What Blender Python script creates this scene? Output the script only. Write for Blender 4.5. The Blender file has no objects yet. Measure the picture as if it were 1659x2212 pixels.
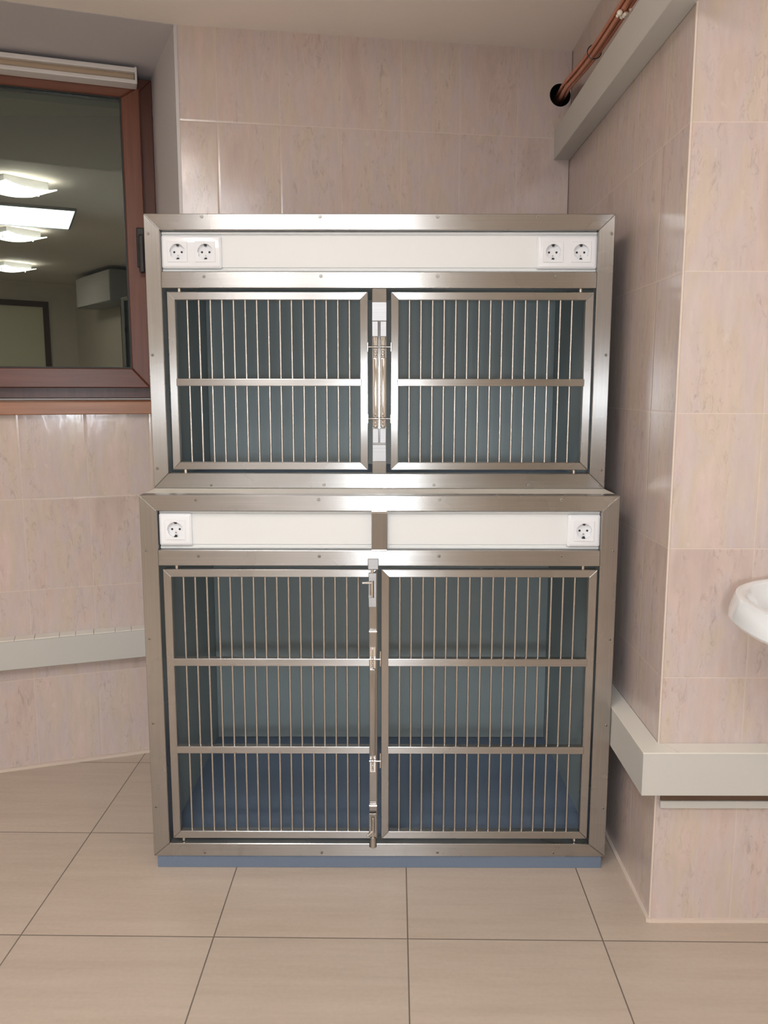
import bpy, bmesh, math, random
from mathutils import Vector, Matrix
random.seed(7)
SC = bpy.context.scene
COL = SC.collection

# ------------------------------------------------------------------ camera
cam_data = bpy.data.cameras.new('camera')
cam = bpy.data.objects.new('camera', cam_data); COL.objects.link(cam)
cam_data.sensor_fit = 'VERTICAL'; cam_data.sensor_height = 34.6
cam_data.lens = 1796.2 / 2212.0 * 34.6
cam_data.clip_start = 0.02
p, y, r = .148, -.002, .0011
fwd = Vector((math.sin(y)*math.cos(p), math.cos(y)*math.cos(p), -math.sin(p)))
rt = Vector((math.cos(y), -math.sin(y), 0)); up = rt.cross(fwd)
rt2 = math.cos(r)*rt + math.sin(r)*up; up2 = -math.sin(r)*rt + math.cos(r)*up
m = Matrix((rt2, up2, -fwd)).transposed().to_4x4(); m.translation = Vector((0, 0, 1.26))
cam.matrix_world = m
SC.camera = cam

# ------------------------------------------------------------------ world / exposure
w = bpy.data.worlds.new('night'); SC.world = w; w.use_nodes = True
w.node_tree.nodes['Background'].inputs['Color'].default_value = (.012, .015, .02, 1)
w.node_tree.nodes['Background'].inputs['Strength'].default_value = 1.0
SC.view_settings.view_transform = 'Standard'; SC.view_settings.look = 'None'
SC.view_settings.gamma = 1; SC.view_settings.use_curve_mapping = False
SC.view_settings.exposure = 0.0
PANEL_E, LAMP_E, ADDED_E = 14.5, 42.0, 340.0
PANEL_C, LAMP_C = (.86, .93, 1.0), (1.0, .935, .86)

# ------------------------------------------------------------------ materials
def lin(c): return tuple(((v/255)/12.92 if v/255 <= .04045 else ((v/255+.055)/1.055)**2.4) for v in c)
def mat(name):
    mm = bpy.data.materials.new(name); mm.use_nodes = True
    return mm, mm.node_tree.nodes, mm.node_tree.links, mm.node_tree.nodes['Principled BSDF']
def simple(name, col, rough=.5, metal=0, spec=.5, noise=.0, nscale=30, coat=0):
    mm, N, L, b = mat(name)
    b.inputs['Roughness'].default_value = rough; b.inputs['Metallic'].default_value = metal
    b.inputs['Specular IOR Level'].default_value = spec
    b.inputs['Coat Weight'].default_value = coat
    b.inputs['Base Color'].default_value = (*col, 1)
    if noise:
        tc = N.new('ShaderNodeTexCoord'); nz = N.new('ShaderNodeTexNoise'); nz.inputs['Scale'].default_value = nscale
        nz.inputs['Detail'].default_value = 4
        mx = N.new('ShaderNodeMix'); mx.data_type = 'RGBA'
        mx.inputs['A'].default_value = (*[c*(1-noise) for c in col], 1); mx.inputs['B'].default_value = (*[min(1, c*(1+noise)) for c in col], 1)
        L.new(tc.outputs['Object'], nz.inputs['Vector']); L.new(nz.outputs['Fac'], mx.inputs['Factor']); L.new(mx.outputs['Result'], b.inputs['Base Color'])
    return mm
def mathn(N, L, op, a, b=None):
    n = N.new('ShaderNodeMath'); n.operation = op
    for i, v in enumerate((a, b)):
        if v is None: continue
        if isinstance(v, (int, float)): n.inputs[i].default_value = v
        else: L.new(v, n.inputs[i])
    return n.outputs[0]
def ramp(N, L, fac, stops):
    n = N.new('ShaderNodeValToRGB'); el = n.color_ramp.elements
    el[0].position, el[0].color = stops[0][0], (*stops[0][1], 1)
    el[1].position, el[1].color = stops[-1][0], (*stops[-1][1], 1)
    for s in stops[1:-1]:
        e_ = el.new(s[0]); e_.color = (*s[1], 1)
    L.new(fac, n.inputs[0]); return n.outputs[0]
def mixc(N, L, fac, a, b, mode='MIX'):
    n = N.new('ShaderNodeMix'); n.data_type = 'RGBA'; n.blend_type = mode
    for k, v in (('Factor', fac), ('A', a), ('B', b)):
        if isinstance(v, (int, float)): n.inputs[k].default_value = v
        elif isinstance(v, tuple): n.inputs[k].default_value = (*v, 1)
        else: L.new(v, n.inputs[k])
    return n.outputs['Result']

def wall_tile_mat():
    # 20 x 30 cm glazed travertine-look tiles; object x runs along the wall, object z up
    mm, N, L, b = mat('travertine_wall_tile')
    tc = N.new('ShaderNodeTexCoord'); sp = N.new('ShaderNodeSeparateXYZ'); L.new(tc.outputs['Object'], sp.inputs[0])
    X, Z = sp.outputs[0], sp.outputs[2]
    fx = mathn(N, L, 'FLOOR', mathn(N, L, 'DIVIDE', X, .2)); fz = mathn(N, L, 'FLOOR', mathn(N, L, 'DIVIDE', Z, .3))
    cid = N.new('ShaderNodeCombineXYZ'); L.new(fx, cid.inputs[0]); L.new(fz, cid.inputs[1])
    wn = N.new('ShaderNodeTexWhiteNoise'); wn.noise_dimensions = '3D'; L.new(cid.outputs[0], wn.inputs['Vector'])
    ws = N.new('ShaderNodeSeparateColor'); L.new(wn.outputs['Color'], ws.inputs[0])
    def streak(sx, sz, off, det=5, ro=.6, dist=0.0):
        c = N.new('ShaderNodeCombineXYZ')
        L.new(mathn(N, L, 'ADD', mathn(N, L, 'MULTIPLY', X, sx), mathn(N, L, 'MULTIPLY', ws.outputs[0], 7+off)), c.inputs[0])
        L.new(mathn(N, L, 'ADD', mathn(N, L, 'MULTIPLY', Z, sz), mathn(N, L, 'MULTIPLY', ws.outputs[1], 9+off)), c.inputs[1])
        c.inputs[2].default_value = off
        n = N.new('ShaderNodeTexNoise'); n.inputs['Scale'].default_value = 1; n.inputs['Detail'].default_value = det
        n.inputs['Roughness'].default_value = ro; n.inputs['Distortion'].default_value = dist
        L.new(c.outputs[0], n.inputs['Vector']); return n.outputs['Fac']
    A = (.600, .482, .432); B = (.585, .488, .412); Cc = (.578, .485, .468); Dd = (.530, .425, .382)
    base = ramp(N, L, streak(9, 2.6, 1.3, 4, .55, .4), [(.30, Dd), (.42, A), (.50, Cc), (.58, B), (.70, (.64, .505, .470))])
    fine = ramp(N, L, streak(62, 11, 4.1, 4), [(.3, (.945, .935, .93)), (.7, (1.03, 1.03, 1.03))])
    col = mixc(N, L, 1.0, base, fine, 'MULTIPLY')
    vein = ramp(N, L, streak(62, 22, 7.7, 6, .7, 1.1), [(.33, (1, 1, 1)), (.42, (.35, .35, .35)), (.48, (0, 0, 0))])
    zone = ramp(N, L, streak(17, 2.0, 12.9, 2), [(.46, (.12, .12, .12)), (.58, (1, 1, 1))])
    vz = mathn(N, L, 'MULTIPLY', mathn(N, L, 'MULTIPLY', vein, zone), .50)
    col = mixc(N, L, vz, col, (.32, .25, .21))
    spot = ramp(N, L, streak(40, 22, 19.0, 3, .5), [(.66, (0, 0, 0)), (.72, (1, 1, 1))])
    col = mixc(N, L, mathn(N, L, 'MULTIPLY', spot, .45), col, (.66, .56, .50))
    # grout
    def edge(v, size):
        f_ = mathn(N, L, 'FRACT', mathn(N, L, 'DIVIDE', v, size))
        d_ = mathn(N, L, 'MINIMUM', f_, mathn(N, L, 'SUBTRACT', 1.0, f_))
        return mathn(N, L, 'MULTIPLY', d_, size)
    dd = mathn(N, L, 'MINIMUM', edge(X, .2), edge(Z, .3))
    g = N.new('ShaderNodeMapRange'); g.inputs['From Min'].default_value = .0006; g.inputs['From Max'].default_value = .0014
    g.inputs['To Min'].default_value = 1; g.inputs['To Max'].default_value = 0; L.new(dd, g.inputs['Value'])
    gv = N.new('ShaderNodeMapRange'); gv.inputs['From Min'].default_value = .0006; gv.inputs['From Max'].default_value = .0014
    gv.inputs['To Min'].default_value = .7; gv.inputs['To Max'].default_value = .45; L.new(edge(Z, .3), gv.inputs['Value'])
    col = mixc(N, L, mathn(N, L, 'MULTIPLY', g.outputs[0], gv.outputs[0]), col, (.70, .60, .52))
    L.new(col, b.inputs['Base Color'])
    pil = N.new('ShaderNodeMapRange'); pil.inputs['From Min'].default_value = 0; pil.inputs['From Max'].default_value = .005; L.new(dd, pil.inputs['Value'])
    bp = N.new('ShaderNodeBump'); bp.inputs['Distance'].default_value = .0009; bp.inputs['Strength'].default_value = .35
    L.new(pil.outputs[0], bp.inputs['Height']); 
    bp2 = N.new('ShaderNodeBump'); bp2.inputs['Distance'].default_value = .0004; bp2.inputs['Strength'].default_value = .5
    L.new(streak(62, 22, 7.7, 6, .7, 1.1), bp2.inputs['Height']); L.new(bp.outputs[0], bp2.inputs['Normal']); L.new(bp2.outputs[0], b.inputs['Normal'])
    b.inputs['Roughness'].default_value = .13; b.inputs['Specular IOR Level'].default_value = .5
    return mm

def floor_mat():
    mm, N, L, b = mat('beige_floor_tile')
    tc = N.new('ShaderNodeTexCoord'); sp = N.new('ShaderNodeSeparateXYZ'); L.new(tc.outputs['Object'], sp.inputs[0])
    X, Y = sp.outputs[0], sp.outputs[1]; T = .45
    fx = mathn(N, L, 'FLOOR', mathn(N, L, 'DIVIDE', X, T)); fy = mathn(N, L, 'FLOOR', mathn(N, L, 'DIVIDE', Y, T))
    cid = N.new('ShaderNodeCombineXYZ'); L.new(fx, cid.inputs[0]); L.new(fy, cid.inputs[1])
    wn = N.new('ShaderNodeTexWhiteNoise'); L.new(cid.outputs[0], wn.inputs['Vector'])
    c = N.new('ShaderNodeCombineXYZ'); L.new(mathn(N, L, 'MULTIPLY', X, 2.2), c.inputs[0]); L.new(mathn(N, L, 'MULTIPLY', Y, 26), c.inputs[1]); L.new(mathn(N, L, 'MULTIPLY', wn.outputs['Value'], 20), c.inputs[2])
    n = N.new('ShaderNodeTexNoise'); n.inputs['Scale'].default_value = 1; n.inputs['Detail'].default_value = 5; n.inputs['Roughness'].default_value = .65; L.new(c.outputs[0], n.inputs['Vector'])
    base = ramp(N, L, n.outputs['Fac'], [(.28, (.455, .372, .300)), (.5, (.498, .412, .338)), (.72, (.532, .444, .370))])
    var = ramp(N, L, wn.outputs['Value'], [(0, (.97, .97, .97)), (1, (1.03, 1.02, 1.01))])
    col = mixc(N, L, 1.0, base, var, 'MULTIPLY')
    sx = N.new('ShaderNodeTexNoise'); sx.inputs['Scale'].default_value = 90; sx.inputs['Detail'].default_value = 3; L.new(tc.outputs['Object'], sx.inputs['Vector'])
    col = mixc(N, L, 1.0, col, ramp(N, L, sx.outputs['Fac'], [(.3, (.97, .97, .97)), (.7, (1.03, 1.03, 1.03))]), 'MULTIPLY')
    def edge(v):
        f_ = mathn(N, L, 'FRACT', mathn(N, L, 'DIVIDE', v, T)); d_ = mathn(N, L, 'MINIMUM', f_, mathn(N, L, 'SUBTRACT', 1.0, f_))
        return mathn(N, L, 'MULTIPLY', d_, T)
    dd = mathn(N, L, 'MINIMUM', edge(X), edge(Y))
    g = N.new('ShaderNodeMapRange'); g.inputs['From Min'].default_value = .0010; g.inputs['From Max'].default_value = .0019
    g.inputs['To Min'].default_value = 1; g.inputs['To Max'].default_value = 0; L.new(dd, g.inputs['Value'])
    col = mixc(N, L, g.outputs[0], col, (.16, .125, .10))
    L.new(col, b.inputs['Base Color'])
    bp = N.new('ShaderNodeBump'); bp.inputs['Distance'].default_value = .001; bp.inputs['Strength'].default_value = .6
    bp.invert = True; L.new(g.outputs[0], bp.inputs['Height']); L.new(bp.outputs[0], b.inputs['Normal'])
    b.inputs['Roughness'].default_value = .38; b.inputs['Specular IOR Level'].default_value = .45
    return mm

def steel(name, grain, rough=.275, aniso=.92, col=(.45, .44, .43)):
    # brushed stainless steel; grain = direction of the brush marks
    mm, N, L, b = mat(name)
    b.inputs['Metallic'].default_value = 1
    b.inputs['Anisotropic'].default_value = aniso
    gv = N.new('ShaderNodeCombineXYZ'); t = (1, 0, 0) if grain == 'x' else (0, 0, 1)
    for i in range(3): gv.inputs[i].default_value = t[i]
    geo = N.new('ShaderNodeNewGeometry'); tan = N.new('ShaderNodeVectorMath'); tan.operation = 'CROSS_PRODUCT'
    L.new(geo.outputs['Normal'], tan.inputs[0]); L.new(gv.outputs[0], tan.inputs[1])
    L.new(tan.outputs[0], b.inputs['Tangent'])
    tc = N.new('ShaderNodeTexCoord'); mp = N.new('ShaderNodeMapping')
    mp.inputs['Scale'].default_value = (4, 200, 420) if grain == 'x' else (420, 200, 4)
    L.new(tc.outputs['Object'], mp.inputs[0])
    n = N.new('ShaderNodeTexNoise'); n.inputs['Scale'].default_value = 1; n.inputs['Detail'].default_value = 3; L.new(mp.outputs[0], n.inputs['Vector'])
    L.new(ramp(N, L, n.outputs['Fac'], [(.25, tuple(c*.93 for c in col)), (.75, tuple(min(1, c*1.07) for c in col))]), b.inputs['Base Color'])
    n2 = N.new('ShaderNodeTexNoise'); n2.inputs['Scale'].default_value = 7; L.new(tc.outputs['Object'], n2.inputs['Vector'])
    mr = N.new('ShaderNodeMapRange'); mr.inputs['To Min'].default_value = rough-.05; mr.inputs['To Max'].default_value = rough+.06; L.new(n2.outputs['Fac'], mr.inputs['Value'])
    L.new(mr.outputs[0], b.inputs['Roughness'])
    return mm

def wood_mat(name, a, c_, vertical=True, rough=.35):
    mm, N, L, b = mat(name)
    tc = N.new('ShaderNodeTexCoord'); mp = N.new('ShaderNodeMapping')
    mp.inputs['Scale'].default_value = (60, 60, 3) if vertical else (3, 60, 60)
    L.new(tc.outputs['Object'], mp.inputs[0])
    n = N.new('ShaderNodeTexNoise'); n.inputs['Scale'].default_value = 1; n.inputs['Detail'].default_value = 6; n.inputs['Roughness'].default_value = .6; L.new(mp.outputs[0], n.inputs['Vector'])
    L.new(ramp(N, L, n.outputs['Fac'], [(.3, a), (.7, c_)]), b.inputs['Base Color'])
    b.inputs['Roughness'].default_value = rough
    return mm
def emit(name, col, s):
    mm, N, L, b = mat(name)
    b.inputs['Base Color'].default_value = (.8, .8, .8, 1)
    b.inputs['Emission Color'].default_value = (*col, 1); b.inputs['Emission Strength'].default_value = s
    return mm

M = {}
M['tile'] = wall_tile_mat(); M['floor'] = floor_mat()
M['steel_h'] = steel('brushed_steel_horizontal', 'x'); M['steel_v'] = steel('brushed_steel_vertical', 'z')
M['steel_rod'] = simple('steel_rod', (.60, .57, .53), .28, 1)
M['chrome'] = simple('polished_steel', (.78, .77, .76), .10, 1)
M['satin'] = steel('machined_steel', 'x', .48, .5, (.40, .40, .405))
M['screw'] = simple('screw_steel', (.50, .48, .45), .32, 1)
M['dark'] = simple('black_recess', (.012, .012, .012), .6)
M['ceiling'] = simple('cream_ceiling_paint', (.92, .835, .765), .75, noise=.015, nscale=60)
M['grey_niche'] = simple('grey_niche_surface', (.60, .565, .575), .7, noise=.02, nscale=50)  # one grey for reveal and soffit, darker than the ceiling colour
M['lam'] = simple('grey_blue_laminate', (.315, .375, .385), .55, noise=.06, nscale=260)
M['blue'] = simple('blue_speckled_board', (.150, .195, .272), .55, noise=.14, nscale=330)
M['cream'] = simple('cream_laminate', (.70, .67, .60), .45)
M['fascia'] = simple('white_trunking_plastic', (.74, .75, .745), .4)
M['socket'] = simple('white_socket_plastic', (.80, .81, .84), .14, coat=.3)
M['duct'] = simple('offwhite_duct_panel', (.555, .54, .505), .45, noise=.015, nscale=80)
M['cap'] = simple('glazed_ledge_cream', (.76, .73, .66), .22)
M['bead'] = simple('pale_sealant', (.68, .57, .49), .5)
M['trim_white'] = simple('white_edge_trim', (.56, .53, .53), .35)
M['wood_v'] = wood_mat('brown_window_foil_vertical', (.135, .042, .022), (.21, .070, .038))
M['wood_h'] = wood_mat('brown_window_foil_horizontal', (.135, .043, .023), (.205, .070, .038), False)
M['wood_shaded'] = wood_mat('shaded_window_frame_foil', (.085, .026, .016), (.13, .040, .024))  # frame foil darkened to paint in the shade around the sash
M['sill'] = wood_mat('orange_brown_sill_foil', (.26, .105, .045), (.35, .150, .070), False, .35)
M['gasket'] = simple('black_gasket', (.015, .015, .015), .5)
M['blind'] = simple('white_blind_plastic', (.74, .70, .68), .35)
M['blind_tan'] = simple('tan_blind_fabric', (.50, .38, .27), .7)
M['black_plastic'] = simple('black_plastic', (.018, .018, .02), .3)
M['copper'] = simple('copper_pipe', (.72, .36, .24), .38, 1, noise=.15, nscale=25)
M['foam'] = simple('pale_foam', (.75, .66, .55), .8)
M['ceramic'] = simple('white_ceramic', (.80, .82, .84), .08, coat=.5)
M['plaster'] = simple('beige_plaster', (.80, .72, .62), .6)
M['door_y'] = simple('pale_yellow_door', (.88, .84, .66), .4)
M['door_g'] = simple('grey_green_door', (.34, .36, .33), .4)
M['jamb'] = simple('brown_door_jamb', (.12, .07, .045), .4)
M['panel'] = emit('led_panel_light', PANEL_C, PANEL_E); M['lamp'] = emit('lamp_glass_light', LAMP_C, LAMP_E)
M['added_light'] = emit('added_lamp_light', (.86, .93, 1.0), ADDED_E)
M['grey_metal'] = simple('grey_painted_metal', (.35, .35, .35), .4, .3)

def glass_mat():
    mm = bpy.data.materials.new('window_glass'); mm.use_nodes = True; N, L = mm.node_tree.nodes, mm.node_tree.links
    N.remove(N['Principled BSDF'])
    fr = N.new('ShaderNodeFresnel'); fr.inputs[0].default_value = 1.5
    g = N.new('ShaderNodeBsdfGlossy'); g.inputs['Roughness'].default_value = 0.0; g.inputs['Color'].default_value = (.93, 1, .95, 1)
    t = N.new('ShaderNodeBsdfTransparent'); t.inputs['Color'].default_value = (.62, .66, .60, 1)
    mx = N.new('ShaderNodeMixShader'); L.new(mathn(N, L, 'MULTIPLY', fr.outputs[0], 3.1), mx.inputs[0])
    L.new(t.outputs[0], mx.inputs[1]); L.new(g.outputs[0], mx.inputs[2]); L.new(mx.outputs[0], N['Material Output'].inputs[0])
    return mm
M['glass'] = glass_mat()

# ------------------------------------------------------------------ helpers
def link(name, bm, mats, parent=None, loc=(0, 0, 0), rotz=0, smooth=False):
    me = bpy.data.meshes.new(name); bmesh.ops.recalc_face_normals(bm, faces=bm.faces); bm.to_mesh(me); bm.free()
    for mm in (mats if isinstance(mats, (list, tuple)) else [mats]): me.materials.append(mm)
    if smooth:
        me.polygons.foreach_set('use_smooth', [True]*len(me.polygons))
        try: me.set_sharp_from_angle(angle=math.radians(35))
        except Exception: pass
    o = bpy.data.objects.new(name, me); COL.objects.link(o)
    o.location = loc; o.rotation_euler = (0, 0, rotz)
    if parent is not None: o.parent = parent
    return o
def tag(o, label=None, cat=None, group=None, kind=None):
    if label: o['label'] = label
    if cat: o['category'] = cat
    if group: o['group'] = group
    if kind: o['kind'] = kind
    return o
def empty(name, loc, label, cat, rotz=0, group=None):
    o = bpy.data.objects.new(name, None); COL.objects.link(o); o.location = loc; o.rotation_euler = (0, 0, rotz); o.empty_display_size = .05
    return tag(o, label, cat, group)
def box(bm, x0, x1, y0, y1, z0, z1, bev=0, seg=1):
    r_ = bmesh.ops.create_cube(bm, size=1)
    for v in r_['verts']:
        v.co = Vector(((x0+x1)/2 + v.co.x*(x1-x0), (y0+y1)/2 + v.co.y*(y1-y0), (z0+z1)/2 + v.co.z*(z1-z0)))
    if bev:
        ed = list({e for v in r_['verts'] for e in v.link_edges})
        bmesh.ops.bevel(bm, geom=ed, offset=bev, segments=seg, affect='EDGES', profile=.5)
    return bm
def bx(*a, **k): return box(bmesh.new(), *a, **k)
def prism_xy(bm, pts, z0, z1):
    vb = [bm.verts.new((x, y_, z0)) for x, y_ in pts]; vt = [bm.verts.new((x, y_, z1)) for x, y_ in pts]
    n = len(pts); bm.faces.new(vb); bm.faces.new(vt)
    for i in range(n): bm.faces.new((vb[i], vb[(i+1) % n], vt[(i+1) % n], vt[i]))
    return bm
def prism_xz(bm, pts, y0, y1, bev=0, seg=2):
    vb = [bm.verts.new((x, y0, z)) for x, z in pts]; vt = [bm.verts.new((x, y1, z)) for x, z in pts]
    n = len(pts); fs = [bm.faces.new(vb), bm.faces.new(vt)]
    for i in range(n): fs.append(bm.faces.new((vb[i], vb[(i+1) % n], vt[(i+1) % n], vt[i])))
    bmesh.ops.recalc_face_normals(bm, faces=fs)
    if bev:
        ed = list({e for f_ in fs for e in f_.edges})
        bmesh.ops.bevel(bm, geom=ed, offset=bev, segments=seg, affect='EDGES', profile=.5)
    return bm
def cyl(bm, a, b_, r_, n=16, r2=None):
    a, b_ = Vector(a), Vector(b_); d = b_-a
    res = bmesh.ops.create_cone(bm, cap_ends=True, segments=n, radius1=r_, radius2=r_ if r2 is None else r2, depth=d.length)
    q = d.to_track_quat('Z', 'Y').to_matrix().to_4x4(); q.translation = (a+b_)/2
    bmesh.ops.transform(bm, matrix=q, verts=res['verts']); return bm
def sphere(bm, c, r_, n=12):
    res = bmesh.ops.create_uvsphere(bm, u_segments=n, v_segments=n//2+2, radius=r_)
    bmesh.ops.translate(bm, vec=Vector(c), verts=res['verts']); return bm
def tube(bm, pts, r_, n=12):
    pts = [Vector(q) for q in pts]; rings = []
    for i, q in enumerate(pts):
        t = (pts[min(i+1, len(pts)-1)]-pts[max(i-1, 0)]).normalized()
        a = t.cross(Vector((0, 0, 1))); a = a.normalized() if a.length > 1e-3 else Vector((1, 0, 0)); b_ = t.cross(a)
        rings.append([bm.verts.new(q + r_*(math.cos(k*2*math.pi/n)*a + math.sin(k*2*math.pi/n)*b_)) for k in range(n)])
    for A_, B_ in zip(rings, rings[1:]):
        for k in range(n): bm.faces.new((A_[k], A_[(k+1) % n], B_[(k+1) % n], B_[k]))
    bm.faces.new(rings[0]); bm.faces.new(rings[-1]); return bm
def cut(o, cutter_bm):
    me = bpy.data.meshes.new('c'); bmesh.ops.recalc_face_normals(cutter_bm, faces=cutter_bm.faces); cutter_bm.to_mesh(me); cutter_bm.free()
    c = bpy.data.objects.new('c', me); COL.objects.link(c); c.parent = o.parent
    c.location = o.location; c.rotation_euler = o.rotation_euler
    md = o.modifiers.new('b', 'BOOLEAN'); md.operation = 'DIFFERENCE'; md.object = c; md.solver = 'EXACT'
    bpy.context.view_layer.update()
    dg = bpy.context.evaluated_depsgraph_get(); new = bpy.data.meshes.new_from_object(o.evaluated_get(dg))
    o.modifiers.clear(); old = o.data; nm = old.name; o.data = new; bpy.data.meshes.remove(old); new.name = nm
    bpy.data.objects.remove(c); bpy.data.meshes.remove(me)
def struct(name, bm, mats, **k):
    o = link(name, bm, mats, **k); o['kind'] = 'structure'; return o

# ------------------------------------------------------------------ room shell
ZC, ZH = 2.39, 2.56
K = Vector((-.665, 2.812, 0)); AL = math.radians(19); AB = math.radians(9)
eL = Vector((math.cos(AL), math.sin(AL), 0)); nL = Vector((math.sin(AL), -math.cos(AL), 0))
eB = Vector((math.cos(AB), math.sin(AB), 0)); nB = Vector((math.sin(AB), -math.cos(AB), 0))
Wc = Vector((-.865, 3.251, 0))        # right inner corner of the window niche
R0 = K + eB*1.3115                     # corner of back and right wall
XR, YC = .632, 1.825                   # right wall plane, face of the projecting wall
LX, RX, BY = -1.95, 1.45, -4.85
def left_pt(x): return K + eL*((x-K.x)/eL.x)
LC = left_pt(LX)

bm = bmesh.new()
prism_xy(bm, [(LX-.2, BY-.2), (RX+.2, BY-.2), (RX+.2, YC+.2), (XR+.2, YC+.2), (XR+.2, 3.6), (LX-.2, 3.6)], -.1, 0)
fl = struct('floor', bm, M['floor'])
# the tile grid origin sits in the object's own frame
TO = Vector((-.8474, 1.7673, 0)); TA = -.0114
fl.data.transform(Matrix.Rotation(-TA, 4, 'Z') @ Matrix.Translation(-TO)); fl.location = TO; fl.rotation_euler = (0, 0, TA)

# back wall (20 cm tile columns start 12.4 cm after its left edge); object origin on a tile joint
jo = .123
org = K + eB*jo
def loc_pts(pts, org_, ang):
    c, s = math.cos(-ang), math.sin(-ang)
    return [((q[0]-org_.x)*c-(q[1]-org_.y)*s, (q[0]-org_.x)*s+(q[1]-org_.y)*c) for q in pts]
bm = bmesh.new()
prism_xy(bm, loc_pts([K[:2], R0[:2], (XR+.001, 3.55), (Wc.x-.06, 3.55), (Wc+eL*.002)[:2]], org, AB), -.01, ZC+.006)
wb = struct('wall_back', bm, [M['tile'], M['grey_niche']], loc=(org.x, org.y, .006), rotz=AB)
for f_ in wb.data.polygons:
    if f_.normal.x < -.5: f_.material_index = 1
HS = 1.273-jo
cb = bmesh.new(); cyl(cb, (HS, -.2, 2.247-.006), (HS, .2, 2.247-.006), .037, 40); cut(wb, cb)

# left wall below the window niche
s_end = -(K-LC).length
orgL = K + eL*(-.127)
bm = bmesh.new()
o2 = K - eL*.0
box(bm, s_end+.127, .127, 0, .40, -.01, 1.17)
wl = struct('wall_left', bm, [M['tile']], loc=(orgL.x, orgL.y, .006), rotz=AL)
# side of niche out of frame
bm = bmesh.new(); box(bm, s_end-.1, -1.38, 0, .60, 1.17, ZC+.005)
struct('wall_niche', bm, M['grey_niche'], loc=tuple(K), rotz=AL)
# niche soffit, a little lower than the ceiling plane
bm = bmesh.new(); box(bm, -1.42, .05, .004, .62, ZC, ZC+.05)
struct('trim_1', bm, M['grey_niche'], loc=tuple(K), rotz=AL)

# right side: wall beside the cages and the projecting wall face
bm = bmesh.new(); box(bm, .002-.175, 3.3-YC-.175, -.25, 0, -.01, 2.60)
struct('wall_right', bm, M['tile'], loc=(XR, YC+.175, .006), rotz=math.pi/2)
bm = bmesh.new(); box(bm, -.190, RX-XR-.191, 0, .3, -.01, 2.60)
struct('wall_front', bm, M['tile'], loc=(XR+.191, YC, .006))
# rest of the room, behind the camera
struct('wall_east', bx(RX, RX+.1, BY-.1, YC+.1, -.01, 2.62), M['plaster'])
struct('wall_rear', bx(LX-.1, RX+.1, BY-.1, BY, -.01, 2.62), M['plaster'])
struct('wall_west', bx(LX-.1, LX, BY-.1, LC.y+.5, -.01, 2.62), M['plaster'])
# ceiling: lower part over the cages, higher part over the room
S0, S1 = (LX-.1, 1.47), (RX+.1, 2.13)
S0 = (LX-.1, 1.654+(LX-.1+.993)*.19); S1 = (RX+.1, 1.654+(RX+.1+.993)*.19)
bm = bmesh.new(); prism_xy(bm, [S0, S1, (RX+.1, 3.7), (LX-.1, 3.7)], ZC+.0, ZH+.06)
# keep it off the niche: cut handled by soffit sitting flush underneath
ce = struct('ceiling', bm, M['ceiling'])
bm = bmesh.new(); box(bm, -1.42, .03, .0, .9, ZC-.05, ZC+.052); 
bmesh.ops.transform(bm, matrix=Matrix.Translation(K) @ Matrix.Rotation(AL, 4, 'Z'), verts=bm.verts); cut(ce, bm)
bm = bmesh.new(); prism_xy(bm, [S0, S1, (RX+.1, BY-.1), (LX-.1, BY-.1)], ZH, ZH+.06)
struct('ceiling_main', bm, M['ceiling'])
# white plastic edge strip of the tiles at the niche corner, pale beads at the floor
struct('trim_2', bx(-.005, .005, -.003, .003, .9, ZC), M['trim_white'], loc=tuple(K), rotz=AB)
struct('trim_3', prism_xy(bmesh.new(), [(XR-.009, YC-.004), (XR+.001, YC-.009), (XR+.001, 2.95), (XR-.009, 2.95)], 0, .009), M['bead'])
struct('trim_4', bx(s_end, .1, -.012, .002, 0, .010), M['bead'], loc=tuple(K), rotz=AL)
struct('trim_5', bx(XR, RX, YC-.008, YC+.001, 0, .007), M['bead'])
struct('trim_6', bx(XR-.0022, XR+.0022, YC-.0022, YC+.0022, .0, 2.55, bev=.001), M['bead'])

# doors in the part of the room behind the camera
def door_s(name, bmat, x0, x1, h, loc, rot):
    o = bpy.data.objects.new(name, None); COL.objects.link(o); o.location = loc; o.rotation_euler = (0, 0, rot); o['kind'] = 'structure'
    link('door_leaf', bx(x0, x1, -.03, .0, .01, h), bmat, o)
    b_ = bmesh.new(); box(b_, x0-.07, x0, -.045, 0, 0, h+.07); box(b_, x1, x1+.07, -.045, 0, 0, h+.07); box(b_, x0, x1, -.045, 0, h, h+.07)
    link('door_frame', b_, M['jamb'], o)
    b_ = bmesh.new(); cyl(b_, (x0+.07, -.03, 1.02), (x0+.07, -.08, 1.02), .01); cyl(b_, (x0+.07, -.075, 1.02), (x0+.19, -.075, 1.02), .009)
    link('door_handle', b_, M['chrome'], o, smooth=True)
door_s('door_1', M['door_y'], -1.03, -.05, 2.26, (0, BY, 0), math.pi)
bpy.data.objects['door_1'].location = (0, BY, 0)
door_s('door_2', M['door_g'], .9, 1.9, 2.12, (RX, -1.2, 0), -math.pi/2)

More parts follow.
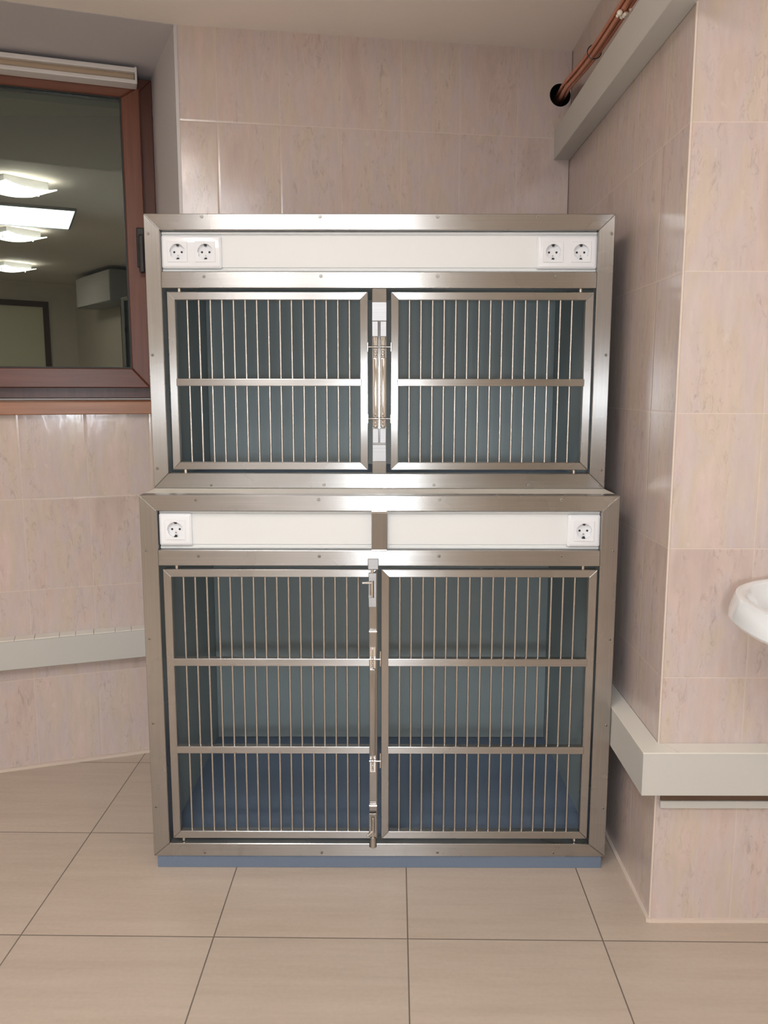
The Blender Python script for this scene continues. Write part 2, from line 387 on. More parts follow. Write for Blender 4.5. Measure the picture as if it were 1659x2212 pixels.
# ------------------------------------------------------------------ window
WN = bpy.data.objects.new('window_1', None); COL.objects.link(WN); WN.location = tuple(Wc); WN.rotation_euler = (0, 0, AL); WN['kind'] = 'structure'
wl0 = -1.30
def mitred(bm, x0, x1, z0, z1, wd, y0, y1, sides='LRTB', bev=.002):
    P_ = {'L': [(x0, z0), (x0+wd[0], z0+wd[3]), (x0+wd[0], z1-wd[2]), (x0, z1)], 'R': [(x1, z0), (x1, z1), (x1-wd[1], z1-wd[2]), (x1-wd[1], z0+wd[3])],
          'T': [(x0, z1), (x0+wd[0], z1-wd[2]), (x1-wd[1], z1-wd[2]), (x1, z1)], 'B': [(x0, z0), (x1, z0), (x1-wd[1], z0+wd[3]), (x0+wd[0], z0+wd[3])]}
    for s in sides: prism_xz(bm, P_[s], y0, y1, bev, 1)
    return bm
link('window_frame', mitred(bmesh.new(), wl0, .001, 1.221, 2.375, (.05, .05, .05, .045), -.005, .07), M['wood_shaded'], WN)
sash = link('window_sash', mitred(bmesh.new(), wl0+.04, -.045, 1.259, 2.335, (.062, .066, .044, .073), -.05, .02, bev=.004), [M['wood_h'], M['wood_v']], WN)
for f_ in sash.data.polygons:
    if abs(f_.center.x-(-.08)) < .04 and 1.29 < f_.center.z < 2.28: f_.material_index = 1
sash.data.update()
gx0, gx1, gz0, gz1 = wl0+.102, -.111, 1.332, 2.291
link('glazing_gasket', mitred(bmesh.new(), gx0-.002, gx1+.002, gz0-.002, gz1+.002, (.006, .006, .006, .006), -.047, -.02, bev=0), M['gasket'], sash)
link('glass_pane', bx(gx0, gx1, -.034, -.032, gz0, gz1), M['glass'], sash)
# handle: rose plate and lever pointing down
bm = bmesh.new(); box(bm, -.076, -.048, -.062, -.050, 1.70, 1.842, bev=.004, seg=2)
hd = link('window_handle', bm, M['black_plastic'], WN)
bm = bmesh.new(); cyl(bm, (-.062, -.062, 1.80), (-.062, -.095, 1.80), .010); box(bm, -.072, -.052, -.105, -.088, 1.675, 1.812, bev=.006, seg=2)
link('lever', bm, M['black_plastic'], hd)
# timber-look sill with a thin grey metal strip behind
bm = bmesh.new(); box(bm, -1.36, .045, -.030, .47, 1.175, 1.216, bev=.003, seg=2)
sill = link('windowsill', bm, M['sill'], None, loc=tuple(K), rotz=AL); sill['kind'] = 'structure'; sill.name = 'trim_7'
link('sill_strip', bx(wl0, .0, -.07, .02, 1.216, 1.221), M['grey_metal'], WN)
# night outside: dark slatted shutter far behind the pane
# blind cassette
BL = empty('roller_blind', (Wc + eL*(-.056-.6) - nL*-.06)[:2] + (2.321,), 'white roller blind cassette with a tan band above the brown window', 'window blind', AL)
bm = bmesh.new(); box(bm, -.62, .6, -.055, .008, 0, .014, bev=.003, seg=2); box(bm, -.62, .6, -.055, .008, .038, .054, bev=.003, seg=2)
box(bm, -.62, .6, -.02, .008, .01, .045); link('cassette_rail', bm, M['blind'], BL)
link('blind_roll', cyl(bmesh.new(), (-.615, -.024, .0265), (.592, -.024, .0265), .0165, 24), M['blind_tan'], BL, smooth=True)
link('end_cap', bx(.594, .602, -.056, .008, 0, .056, bev=.002), M['blind'], BL)

# ------------------------------------------------------------------ cages
def miter_frame(parent, L0, L1, z0, z1, wl_, wr, wt, wb_, y0, y1, bev=.0015, names=('frame_post', 'frame_rail')):
    for nm, s, mt in ((names[0], 'L', 'steel_v'), (names[0], 'R', 'steel_v'), (names[1], 'T', 'steel_h'), (names[1], 'B', 'steel_h')):
        link(nm, mitred(bmesh.new(), L0, L1, z0, z1, (wl_, wr, wt, wb_), y0, y1, s, bev), M[mt], parent)
def screw(parent, x, z, y0):
    bm_ = bmesh.new(); cyl(bm_, (x, y0, z), (x, y0-.0022, z), .0042, 16, .0030)
    s_ = link('screw', bm_, M['screw'], parent)
    bm_ = bmesh.new(); box(bm_, x-.0020, x+.0020, y0-.0027, y0-.0020, z-.0005, z+.0005); box(bm_, x-.0005, x+.0005, y0-.0027, y0-.0020, z-.0020, z+.0020)
    link('screw_slot', bm_, M['dark'], s_)
def rrect(w_, h_, r_, n=6):
    out = []
    for cx, cz, a0 in ((w_/2-r_, h_/2-r_, 0), (-w_/2+r_, h_/2-r_, 90), (-w_/2+r_, -h_/2+r_, 180), (w_/2-r_, -h_/2+r_, 270)):
        for k in range(n+1):
            a = math.radians(a0+90*k/n); out.append((cx+r_*math.cos(a), cz+r_*math.sin(a)))
    return out
def loft(bm, loops, cap=True):
    rings = [[bm.verts.new(v) for v in lp] for lp in loops]; n = len(rings[0])
    for A_, B_ in zip(rings, rings[1:]):
        for k in range(n): bm.faces.new((A_[k], A_[(k+1) % n], B_[(k+1) % n], B_[k]))
    if cap: bm.faces.new(rings[0]); bm.faces.new(rings[-1])
    return bm
def sockets(parent, cx, cz, yb, gangs):
    """German style outlet plate, yb = surface it is fixed to"""
    W_ = .081 if gangs == 1 else .153; H_ = .081
    offs = [0] if gangs == 1 else [-.0355, .0355]
    bm_ = bmesh.new()
    pr = [(0, 0, .004), (0, .006, .005), (-.003, .009, .005), (-.006, .0105, .005)]
    loft(bm_, [[(cx+q[0], yb-d, cz+q[1]) for q in rrect(W_+2*i, H_+2*i, max(.002, rr+i*.3))] for i, d, rr in pr])
    nm = 'power_socket' if gangs == 1 else 'double_power_socket'
    pl_ = link(nm, bm_, M['socket'], parent, smooth=True)
    for o_ in offs:
        cb_ = bmesh.new(); cyl(cb_, (cx+o_, yb-.02, cz), (cx+o_, yb-.0005, cz), .0198, 40); cut(pl_, cb_)
    for o_ in offs:
        x = cx+o_
        # raised square insert with a round opening
        bm_ = bmesh.new(); box(bm_, x-.0255, x+.0255, yb-.0125, yb-.0102, cz-.0255, cz+.0255, bev=.0006)
        ins = link('socket_insert', bm_, M['socket'], pl_)
        cb_ = bmesh.new(); cyl(cb_, (x, yb-.03, cz), (x, yb-.005, cz), .0193, 40); cut(ins, cb_)
        # well, keyed ribs on the sides
        bm_ = bmesh.new(); cyl(bm_, (x, yb-.0025, cz), (x, yb-.0004, cz), .0199, 40)
        for s in (-1, 1): box(bm_, x+s*.0195-.0022, x+s*.0195+.0022, yb-.0118, yb-.001, cz-.009, cz-.002)
        link('socket_well', bm_, M['socket'], pl_)
        bm_ = bmesh.new()
        for s in (-1, 1): cyl(bm_, (x+s*.0095, yb-.0032, cz), (x+s*.0095, yb-.002, cz), .0027, 16)
        link('pin_hole', bm_, M['dark'], pl_)
        link('centre_screw', cyl(bmesh.new(), (x, yb-.0038, cz-.0085), (x, yb-.002, cz-.0085), .0022, 14), M['screw'], pl_)
        for s in (-1, 1):
            bm_ = bmesh.new(); box(bm_, x-.0035, x+.0035, yb-.0105, yb-.0025, cz+s*.0180-.0012, cz+s*.0180+.0012)
            box(bm_, x-.002, x+.003, yb-.0080, yb-.0030, cz+s*.0150-.0010, cz+s*.0150+.0010)
            link('earth_clip', bm_, M['black_plastic'], pl_)

def door(parent, x0, x1, z0, z1, yf, bars, rails, hinge_x, wr=.0205, label=None, right_stile=True):
    """barred door: mitred square-tube frame, vertical rods, flat cross rails"""
    t = .020
    d = bpy.data.objects.new('cage_door', None); COL.objects.link(d); d.parent = parent
    if label: d['label'] = label
    T_ = {'L': 'steel_v', 'R': 'steel_v', 'T': 'steel_h', 'B': 'steel_h'}
    for s in 'LRTB':
        link('door_stile' if s in 'LR' else 'door_rail', mitred(bmesh.new(), x0, x1, z0, z1, (t, wr, t, t), yf, yf+t, s, .0012), M[T_[s]], d)
    for bxx in bars:
        link('bar', cyl(bmesh.new(), (bxx, yf+.0105, z0+.012), (bxx, yf+.0105, z1-.012), .0027, 12), M['steel_rod'], d, smooth=True)
    for za, zb in rails:
        link('cross_rail', bx(x0+t-.003, x1-t+.003, yf-.0015, yf+.0175, za, zb, bev=.0015, seg=2), M['steel_h'], d)
    for zz, dz, hx in ((z1, .0115, hinge_x[0]), (z0, -.0105, hinge_x[1])):
        link('hinge_pin', cyl(bmesh.new(), (hx, yf+.010, zz-.004*(1 if dz > 0 else -1)), (hx, yf+.010, zz+dz), .005, 14), M['steel_rod'], d, smooth=True)
    return d

YL, YU, YBK = 2.041, 2.186, 2.782
# ---- lower cage
LOX, LOY = -.0153, 2.41
LOW = empty('animal_cage', (LOX, LOY, 0), 'lower stainless steel animal cage with two barred doors standing on a blue base', 'cage')
RT = bpy.data.objects.new('t', None)   # parts below are modelled in room coordinates, then shifted under the cage
def shift(root):
    bpy.context.view_layer.update()
    v = Vector(root.location)
    for ch in root.children:
        if ch.type == 'MESH' and True:
            ch.location = -v
        else:
            ch.location = -v
lx0, lx1 = -.6115, .5805
# body boards
bd = .016
link('base_board', bx(lx0+.008, lx1-.008, YL+.004, YBK, 0, .034, bev=.001), M['blue'], LOW)['label'] = 'blue speckled base board'
link('floor_board', bx(lx0+.010+bd, lx1-.010-bd, YL+.041, YBK-bd, .036, .050), M['blue'], LOW)['label'] = 'blue cage floor board'
for s, xa in ((-1, lx0+.010), (1, lx1-.010-bd)):
    link('side_panel', bx(xa, xa+bd, YL+.0405, YBK, .0345, .978), M['lam'], LOW)
link('back_panel', bx(lx0+.027, lx1-.027, YBK-bd, YBK-.0005, .051, .977), M['lam'], LOW)
link('inner_ceiling', bx(lx0+.027, lx1-.027, YL+.0405, YBK-bd-.0005, .848, .856), M['lam'], LOW)
link('top_board', bx(lx0+.001, lx1-.001, YL+.0405, YBK, .979, .9965, bev=.001), M['cream'], LOW)['label'] = 'cream laminate top board'
miter_frame(LOW, lx0, lx1, .0345, .997, .042, .0435, .0395, .036, YL, YL+.040)
link('frame_rail', bx(lx0+.0425, lx1-.044, YL+.0003, YL+.040, .8190, .8585, bev=.0015, seg=2), M['steel_h'], LOW)
# weld flashes on the left of the mid rail
link('divider_post', bx(-.0348, .0036, YL-.001, YL+.036, .8595, .9565, bev=.0015), M['steel_v'], LOW)
link('weld_cap', bx(-.0358, .0046, YL-.0035, YL+.01, .9525, .9585, bev=.002, seg=2), M['chrome'], LOW)
link('weld_cap', bx(-.0358, .0046, YL-.0035, YL+.01, .8570, .8610, bev=.0018, seg=2), M['chrome'], LOW)
def fascia(parent, x0, x1, z0, z1, yf):
    fp = link('fascia_panel', bx(x0, x1, yf+.003, yf+.012, z0, z1), M['fascia'], parent)
    H_ = z1-z0
    link('fascia_lid', bx(x0, x1, yf, yf+.0031, z0+H_*.115, z1-H_*.095, bev=.001), M['fascia'], fp)
    bm_ = bmesh.new(); box(bm_, x0, x1, yf-.002, yf+.004, z1-.007, z1-.0025, bev=.0006); box(bm_, x0, x1, yf-.002, yf+.004, z0+.0025, z0+.006, bev=.0006)
    link('fascia_lip', bm_, M['fascia'], fp)
fascia(LOW, lx0+.045, -.0350, .8588, .9573, YL+.017); fascia(LOW, .0038, lx1-.0445, .8588, .9573, YL+.017)
sockets(LOW, -.5258, .9095, YL+.017, 1); sockets(LOW, .4955, .9070, YL+.017, 1)
for x, z in [(-.471, .985), (-.166, .986), (.134, .986), (.436, .986), (-.469, .843), (-.166, .843), (.134, .844), (.44, .844), (-.476, .044), (-.168, .045), (.138, .046), (.444, .046),
             (-.600, .857), (-.600, .629), (-.600, .403), (-.601, .173), (.569, .858), (.570, .629), (.570, .400), (.571, .172)]:
    screw(LOW, x, z, YL)
rl = [(.5562, .5765), (.3201, .3395)]
lb = [-.5114+i*(.4426/15) for i in range(16)]; rb = [.0362+i*(.4429/15) for i in range(16)]
DL = door(LOW, -.5600, -.0205, .0830, .8088, YL+.004, lb, rl, (-.527, -.534), label='left barred door with bolt latch stile')
DR = door(LOW, -.0110, .5325, .0830, .8088, YL+.004, rb, rl, (.498, .5014), label='right barred door without bolt')
# bolt assembly on the left door
yl = YL+.004
link('bolt_bracket', bx(-.0445, -.0175, YL-.010, YL-.0002, .8115, .8385, bev=.0015), M['satin'], LOW)
BO = link('door_bolt', bx(-.0415, -.0225, yl-.0045, yl-.0003, .092, .800, bev=.001), M['steel_v'], LOW)
bm = bmesh.new(); box(bm, -.0425, -.0225, yl-.013, yl-.0045, .715, .802, bev=.001)
hs = link('bolt_housing', bm, M['satin'], BO)
cb = bmesh.new(); box(cb, -.0440, -.0285, yl-.02, yl-.0075, .739, .783); cut(hs, cb)
bm = bmesh.new(); cyl(bm, (-.0335, yl-.008, .725), (-.0335, yl-.008, .8115), .0042, 14); link('bolt_rod', bm, M['chrome'], BO, smooth=True)
link('bolt_tab', bx(-.0415, -.0375, yl-.0125, yl-.0085, .746, .776, bev=.0008), M['chrome'], BO)
bm = bmesh.new(); cyl(bm, (-.034, yl-.011, .777), (-.0585, yl-.013, .777), .0034, 14, .0030); link('bolt_handle', bm, M['chrome'], BO, smooth=True)
for zz in (.651, .181):
    bm = bmesh.new(); cyl(bm, (-.0415, yl-.010, zz), (-.0225, yl-.010, zz), .0050, 18); box(bm, -.0415, -.0225, yl-.009, yl-.004, zz-.004, zz+.004)
    link('bolt_ring', bm, M['chrome'], BO, smooth=True)
for zz in (.579, .3055):
    bm = bmesh.new(); cyl(bm, (-.0415, yl-.013, zz), (-.0125, yl-.013, zz), .0026, 12); cyl(bm, (-.0128, yl-.013, zz-.018), (-.0128, yl-.013, zz+.022), .0019, 12)
    sphere(bm, (-.033, yl-.013, zz), .0045); cyl(bm, (-.033, yl-.011, zz-.026), (-.033, yl-.011, zz+.026), .0022, 10); sphere(bm, (-.033, yl-.012, zz-.024), .0032); sphere(bm, (-.033, yl-.012, zz-.012), .0030)
    box(bm, -.0405, -.0245, yl-.007, yl-.004, zz-.034, zz+.030, bev=.001)
    link('latch_pin', bm, M['chrome'], BO, smooth=True)
bm = bmesh.new(); box(bm, -.0410, -.0255, yl-.0130, yl-.0045, .318, .553, bev=.003, seg=2); link('bolt_channel', bm, M['steel_v'], BO, smooth=True)
bm = bmesh.new(); box(bm, -.0425, -.0225, yl-.012, yl-.0045, .093, .160, bev=.001); hs2 = link('bolt_housing', bm, M['steel_v'], BO)
cb = bmesh.new(); box(cb, -.0360, -.0275, yl-.02, yl-.007, .106, .151); cut(hs2, cb)
cyb = bmesh.new(); cyl(cyb, (-.0318, yl-.009, .066), (-.0318, yl-.009, .150), .0040, 14); link('bolt_rod', cyb, M['steel_rod'], BO, smooth=True)
bm = bmesh.new(); cyl(bm, (-.033, yl-.010, .109), (-.0455, yl-.020, .103), .0034, 14, .0028); sphere(bm, (-.0455, yl-.020, .103), .0032); link('bolt_handle', bm, M['chrome'], BO, smooth=True)
bm = bmesh.new(); cyl(bm, (-.0318, yl-.008, .064), (-.0318, yl-.008, .092), .0075, 18); link('bolt_keeper', bm, M['steel_rod'], BO, smooth=True)
link('keeper_slot', bx(-.0415, -.0225, YL-.0012, YL+.001, .0615, .0715), M['dark'], BO)

# ---- upper cage
UZ = .997
UPP = empty('animal_cage', (-.0172, 2.49, UZ), 'upper stainless steel animal cage with two double sockets, on the lower cage', 'cage')
ux0, ux1 = -.6135, .5790
link('floor_board', bx(ux0+.012, ux1-.012, YU+.0405, YBK, UZ+.0005, UZ+.012), M['blue'], UPP)
for xa in (ux0+.012, ux1-.012-bd):
    link('side_panel', bx(xa, xa+bd, YU+.0405, YBK, UZ+.0125, 1.678), M['lam'], UPP)
link('back_panel', bx(ux0+.029, ux1-.029, YBK-bd, YBK-.0005, UZ+.0125, 1.677), M['lam'], UPP)
link('inner_ceiling', bx(ux0+.029, ux1-.029, YU+.0405, YBK-bd-.0005, 1.542, 1.550), M['lam'], UPP)
link('top_board', bx(ux0+.001, ux1-.001, YU+.0405, YBK, 1.679, 1.6945), M['cream'], UPP)
miter_frame(UPP, ux0, ux1, UZ, 1.695, .0395, .0405, .0395, .0395, YU, YU+.040)
link('frame_rail', bx(ux0+.040, ux1-.041, YU+.0003, YU+.040, 1.5127, 1.5530, bev=.0015, seg=2), M['steel_h'], UPP)
link('divider_post', bx(-.0355, .0018, YU+.0005, YU+.036, 1.0370, 1.5125, bev=.0015), M['steel_v'], UPP)
fascia(UPP, ux0+.0405, ux1-.041, 1.5535, 1.6545, YU+.017)
sockets(UPP, -.4965, 1.6030, YU+.017, 2); sockets(UPP, .4615, 1.6030, YU+.017, 2)
for x, z in [(-.466, 1.688), (-.167, 1.688), (.130, 1.688), (.382, 1.688), (-.465, 1.541), (-.166, 1.542), (.132, 1.542), (.433, 1.542), (-.462, 1.005), (-.163, 1.006), (.128, 1.006), (.377, 1.006),
             (-.604, 1.646), (-.604, 1.344), (-.603, 1.049), (.571, 1.647), (.569, 1.345), (.569, 1.047)]:
    screw(UPP, x, z, YU)
ub = [-.5129+i*(.4185/14) for i in range(15)]; urb = [.0609+i*(.4192/14) for i in range(15)]
door(UPP, -.5622, -.0462, 1.0461, 1.5035, YU+.004, ub, [(1.2647, 1.2837)], (-.532, -.531), label='left barred door of upper cage')
door(UPP, .0127, .5335, 1.0461, 1.5035, YU+.004, urb, [(1.2647, 1.2837)], (.5006, .4992), label='right barred door of upper cage')
# twin slide latches on the divider
yu = YU+.0005
LT = link('latch_mount', bx(-.0360, .0020, yu-.004, yu-.0002, 1.430, 1.4778, bev=.001), M['satin'], UPP)
link('latch_mount', bx(-.0350, .0012, yu-.004, yu-.0002, 1.069, 1.1135, bev=.001), M['satin'], UPP)
for x0, x1 in ((-.0362, -.0195), (-.0150, .0022)):
    link('latch_block', bx(x0, x1, yu-.012, yu-.0002, 1.3897, 1.4295, bev=.0015), M['satin'], UPP)
for x0, x1 in ((-.0352, -.0180), (-.0160, .0015)):
    link('latch_block', bx(x0, x1, yu-.012, yu-.0002, 1.1170, 1.1562, bev=.0015), M['satin'], UPP)
for s, xc in ((-1, -.0268), (1, -.0072)):
    sl = link('slide_latch', bx(xc-.0076, xc+.0076, yu-.0125, yu-.0002, 1.1570, 1.3390, bev=.0045, seg=4), M['chrome'], UPP, smooth=True)
    bm = bmesh.new(); cyl(bm, (xc, yu-.008, 1.3380), (xc, yu-.008, 1.3890), .0062, 18); cyl(bm, (xc, yu-.008, 1.380), (xc, yu-.008, 1.3892), .0062, 18, .0080)
    link('latch_rod', bm, M['chrome'], sl, smooth=True)
    for zz in (1.364, 1.1814):
        xe = -.0468 if s < 0 else .0135
        bm = bmesh.new(); cyl(bm, (xc-.008*-s*-1, yu-.017, zz), (xe, yu-.017, zz), .0026, 12); cyl(bm, (xc+.009*-s, yu-.017, zz), (xe, yu-.017, zz), .0026, 12)
        box(bm, xe-.0019, xe+.0019, yu-.021, yu-.012, zz-.012, zz+.012, bev=.001); sphere(bm, (xc, yu-.015, zz), .0048)
        link('latch_handle', bm, M['steel_rod'], sl, smooth=True)
        bm = bmesh.new()
        for dz in ((-.012, -.020) if zz > 1.3 else (.011, -.011, -.020)): sphere(bm, (xc, yu-.0135, zz+dz), .0040)
        link('latch_bead', bm, M['chrome'], sl, smooth=True)
for root in (LOW, UPP): shift(root)

# ------------------------------------------------------------------ wall ducts (box trunking)
def duct_piece(name, bm_, mats, parent=None, **k): return link(name, bm_, mats, parent, **k)
d1 = empty('wall_duct', (LX, LC.y, .36), 'offwhite box duct along the lower left wall, below the brown window', 'duct')
d1.location = tuple(K + Vector((0, 0, .36))); d1.rotation_euler = (0, 0, AL)
link('duct_cover', bx(s_end+.02, .02, -.050, -.001, 0, .094, bev=.001), M['duct'], d1)
seams = [-1.34, -.70]
xs = [s_end+.02]; v_ = -.62 - .0
for px_s in (-1.2, -1.12, -1.03, -.95, -.87, -.79, -.705, -.635, -.575, -.515, -.44, -.39, -.333, -.266, -.214, -.158, -.09, .02):
    xs.append(px_s)
for a, b_ in zip(xs, xs[1:]):
    link('ledge_tile', bx(a+.0006, b_-.0006, -.0515, -.001, .0945, .0985, bev=.0006), M['cap'], d1)
link('ledge_joint', bx(s_end+.02, .02, -.048, -.001, .0943, .0965), M['jamb'], d1)

d2 = empty('wall_duct', (XR, YC, .345), 'offwhite box duct wrapping the wall corner at right beside the lower cage', 'duct')
bm = bmesh.new(); prism_xy(bm, [(-.050, -.050), (.060, -.050), (-.0005, -.0005), (-.0005, 1.05), (-.050+.006, 1.05)], 0, .100)
# side arm and front arm meet in a mitre at the corner
bm.free(); bm = bmesh.new(); prism_xy(bm, [(-.050, -.050), (-.0005, -.0005), (-.0005, .98), (-.0475, .98)], 0, .100)
link('duct_side_arm', bm, M['duct'], d2)
bm = bmesh.new(); prism_xy(bm, [(-.050, -.0502), (RX-XR-.01, -.0502), (RX-XR-.01, -.0005), (-.0003, -.0005)], 0, .100)
link('duct_front_arm', bm, M['duct'], d2)
bm = bmesh.new(); prism_xy(bm, [(.030, -.0510), (RX-XR-.01, -.0510), (RX-XR-.01, -.001), (.012, -.001)], .1002, .1035)
link('duct_lid', bm, M['cap'], d2)
bm = bmesh.new(); prism_xy(bm, [(-.0515, -.0515), (.0295, -.0515), (.0115, -.001), (-.001, -.001), (-.001, .98), (-.049, .98)], .1002, .1030)
link('duct_lid', bm, M['cap'], d2)
link('duct_lower_strip', bx(.008, RX-XR-.01, -.012, -.0005, -.052, -.034, bev=.001), M['duct'], d2)
link('gap_shade_strip', bx(.010, RX-XR-.01, -.008, -.0005, -.0338, -.0002), M['jamb'], d2)  # dark strip painting in the shade between duct and lower strip

d3 = empty('wall_duct', (XR, YC, 2.036), 'offwhite box duct running high along the right wall below the ceiling', 'duct')
link('duct_cover', bx(-.056, -.0005, -.14, R0.y-YC-.01, 0, .099, bev=.0012), M['duct'], d3)

# ------------------------------------------------------------------ copper pipes, and a black liner that paints the hole dark
hc = K + eB*1.273 + Vector((0, 0, 2.247))
PP = tag(link('hole_shade_liner', bmesh.new(), M['black_plastic']), 'black liner added to darken the round hole in the back wall where the copper pipes enter', 'hole liner')
bm = bmesh.new(); n = 32; loops = []
for (rr, dy) in ((.0365, -.002), (.0365, .16), (.0325, .16), (.0325, -.002)): loops.append([(rr*math.cos(2*math.pi*k/n), dy, rr*math.sin(2*math.pi*k/n)) for k in range(n)])
loft(bm, loops, False); cyl(bm, (0, .157, 0), (0, .161, 0), .0365, 32); bm.to_mesh(PP.data); bm.free(); PP.location = hc; PP.rotation_euler = (0, 0, AB)
offs = [(-.012, .013, .0055), (.002, .015, .0055), (-.007, -.002, .0060), (.0075, .002, .0055)]
labs = ['thin copper pipe on the upper left edge of the pipe bundle', 'thin copper pipe uppermost beside the wall in the bundle', 'copper pipe lowest on the room side of the bundle', 'copper pipe lowest and nearest the right wall']
for i, (ox, oz, rr) in enumerate(offs):
    w1 = random.uniform(-.003, .003)
    P_ = [hc + Vector((.006+ox, .10, -.010+oz)), hc + Vector((.004+ox, .03, -.012+oz)), hc + Vector((.004+ox, -.03, -.012+oz)),
          Vector((.586+ox, 2.87, 2.222+oz)), Vector((.586+ox, 2.75, 2.207+oz)), Vector((.588+ox, 2.60, 2.195+oz)), Vector((.589+ox, 2.508, 2.190+oz)),
          Vector((.588+ox, 2.40, 2.184+oz)), Vector((.588+ox, 2.25, 2.181+oz)), Vector((.589+ox, 2.0, 2.178+oz)), Vector((.590+ox, 1.7, 2.176+oz))]
    # smooth the path
    cur = P_
    for _ in range(2):
        nn = [cur[0]]
        for a, b_ in zip(cur, cur[1:]): nn += [a.lerp(b_, .25), a.lerp(b_, .75)]
        nn.append(cur[-1]); cur = nn
    tag(link('copper_pipe', tube(bmesh.new(), cur, rr, 14), M['copper'], smooth=True), labs[i], 'pipe', 'copper pipes under the ceiling at right')
bm = bmesh.new(); pts = [(.586+.020*math.cos(a), 2.508, 2.197+.019*math.sin(a)) for a in [k*2*math.pi/20 for k in range(21)]]
tube(bm, pts, .0016, 8); tag(link('cable_tie', bm, M['black_plastic'], smooth=True), 'dark cable tie binding the copper pipe bundle', 'cable tie')
bm = bmesh.new()
for _ in range(9):
    sphere(bm, (.585+random.uniform(-.018, .014), 2.205+random.uniform(-.012, .012), 2.175+random.uniform(-.010, .004)), random.uniform(.004, .008), 8)
tag(link('foam_blob', bm, M['foam'], smooth=True), 'pale dab of dried foam stuck on the copper pipes', 'foam')

# ------------------------------------------------------------------ washbasin
WB = empty('washbasin', (.953, YC, .688), 'white ceramic washbasin fixed to the tiled wall at the right edge', 'washbasin')
def sell(a_, b_, z, cy, n=64, ex=2.35):
    out = []
    for k in range(n):
        t = 2*math.pi*k/n; c, s = math.cos(t), math.sin(t)
        out.append((a_*abs(c)**(2/ex)*(1 if c >= 0 else -1), cy + b_*abs(s)**(2/ex)*(1 if s >= 0 else -1), z-.70))
    return out
cy = 1.515-YC
bm = bmesh.new()
prof = [(.09, .08, .66, cy+.09), (.13, .12, .70, cy+.08), (.185, .17, .775, cy+.05), (.225, .205, .806, cy+.01), (.266, .242, .816, cy), (.278, .254, .819, cy), (.282, .258, .825, cy), (.280, .256, .840, cy), (.272, .248, .866, cy),
        (.270, .246, .8695, cy), (.266, .242, .871, cy), (.256, .232, .870, cy), (.251, .227, .866, cy), (.246, .222, .855, cy), (.225, .20, .815, cy), (.18, .16, .77, cy), (.09, .08, .745, cy), (.02, .02, .742, cy)]
loft(bm, [sell(a_, b_, z, c_) for a_, b_, z, c_ in prof])
link('bowl', bm, M['ceramic'], WB, smooth=True)
bm = bmesh.new(); box(bm, -.10, .10, cy+.20, -.0005, .76-.70, .868-.70, bev=.02, seg=4); link('back_ledge', bm, M['ceramic'], WB, smooth=True)
bm = bmesh.new(); cyl(bm, (0, -.045, .16), (0, -.045, .28), .018, 20); cyl(bm, (0, -.045, .26), (0, -.19, .245), .012, 16); sphere(bm, (0, -.045, .29), .022)
link('tap', bm, M['chrome'], WB, smooth=True)
link('drain_pipe', tube(bmesh.new(), [(0, cy+.06, -.03), (0, cy+.06, -.14), (0, cy+.09, -.18), (0, -.005, -.18)], .018, 16), M['chrome'], WB, smooth=True)

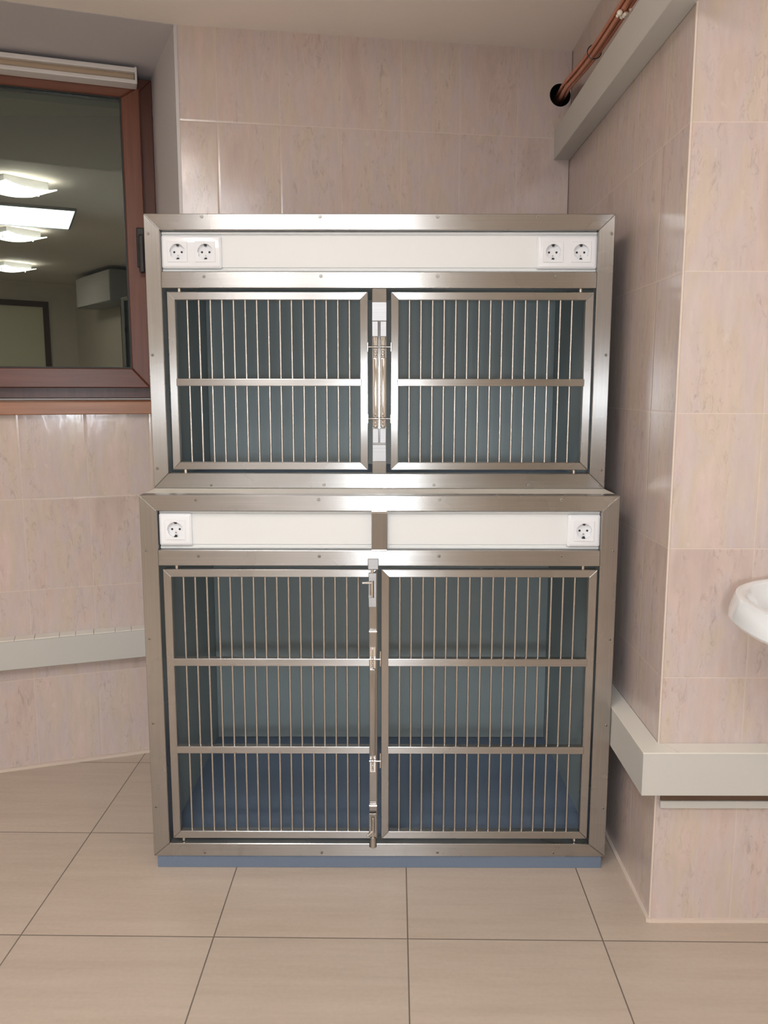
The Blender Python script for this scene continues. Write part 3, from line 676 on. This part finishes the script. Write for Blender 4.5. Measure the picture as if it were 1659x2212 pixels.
# ------------------------------------------------------------------ lights of the room, and an added unseen lamp
def ceiling_lamp(loc, rot, label):
    t = empty('ceiling_lamp', loc, label, 'ceiling lamp', rot, 'glass plate ceiling lamps')
    bm_ = bmesh.new(); box(bm_, -.15, .15, -.09, .09, -.055, 0, bev=.003)
    link('lamp_housing', bm_, M['grey_metal'], t)
    loops_ = []
    bm_ = bmesh.new(); nx = 12; vs = []
    for zz in (-.075, -.069):
        for i in range(nx+1):
            u = -1+2*i/nx
            for v in (-1, 1): vs.append(bm_.verts.new((u*.17, v*.15, zz+.022*u*u)))
    def q(l, i, v): return vs[l*(nx+1)*2+i*2+v]
    for i in range(nx):
        bm_.faces.new((q(0, i, 0), q(0, i+1, 0), q(0, i+1, 1), q(0, i, 1))); bm_.faces.new((q(1, i, 0), q(1, i, 1), q(1, i+1, 1), q(1, i+1, 0)))
        for v in (0, 1): bm_.faces.new((q(0, i, v), q(0, i+1, v), q(1, i+1, v), q(1, i, v)))
    for i in (0, nx): bm_.faces.new((q(0, i, 0), q(0, i, 1), q(1, i, 1), q(1, i, 0)))
    link('lamp_glass', bm_, M['lamp'], t)
    for sx in (-.13, .13):
        link('clamp_screw', cyl(bmesh.new(), (sx, 0, -.055), (sx, 0, -.078), .008, 14), M['chrome'], t, smooth=True)
RL = math.radians(-14)
ceiling_lamp((-.60, .50, ZH-.0005), RL, 'glass plate ceiling lamp nearest the cages, first of the row')
ceiling_lamp((-.15, -1.28, ZH-.0005), RL, 'glass plate ceiling lamp behind the light panel, second of the row')
ceiling_lamp((.32, -3.30, ZH-.0005), RL, 'glass plate ceiling lamp farthest back near the rear wall')
t = empty('led_panel', (-.535, -.655, ZH-.0005), 'large rectangular cool white LED ceiling panel between two ceiling lamps', 'light panel', math.radians(14))
bm = bmesh.new(); mit = .012
for a_ in ((-.61, .61, -.40, -.388), (-.61, .61, .388, .40), (-.61, -.598, -.388, .388), (.598, .61, -.388, .388)): box(bm, *a_, -.02, 0)
link('panel_frame', bm, M['grey_metal'], t); link('panel_diffuser', bx(-.598, .598, -.388, .388, -.016, -.006), M['panel'], t)

t = empty('added_lamp', (-.01, -.40, 0), 'unseen LED lamp on a black tripod added behind the camera for steel highlights and fill', 'lamp')  # unseen lamp added for the bluish steel highlights and frontal fill
link('lamp_case', bx(-.08, .08, -.06, .0, 1.115, 1.315, bev=.004), M['black_plastic'], t); link('lamp_screen', bx(-.06, .06, .0005, .004, 1.155, 1.275), M['added_light'], t)
link('lamp_pole', cyl(bmesh.new(), (0, -.04, .25), (0, -.04, 1.1145), .012, 16), M['black_plastic'], t)
for k in range(3):
    a_ = math.radians(30+120*k); link('tripod_leg', cyl(bmesh.new(), (0, -.04, .42), (.30*math.cos(a_), -.04+.30*math.sin(a_), .012), .009, 12), M['black_plastic'], t)
# wall cabinet seen only in reflections
t = empty('wall_cabinet', (RX, -3.3, 2.18), 'pale metal wall cabinet high on the east wall', 'cabinet')
link('cabinet_body', bx(-.30, -.0005, -.55, .55, 0, .34, bev=.004), M['grey_metal'], t); link('cabinet_front', bx(-.312, -.3005, -.54, .54, .01, .33, bev=.002), M['blind'], t)
for o in list(bpy.data.objects):
    if o.name == 't' and o.users_collection == (): bpy.data.objects.remove(o)
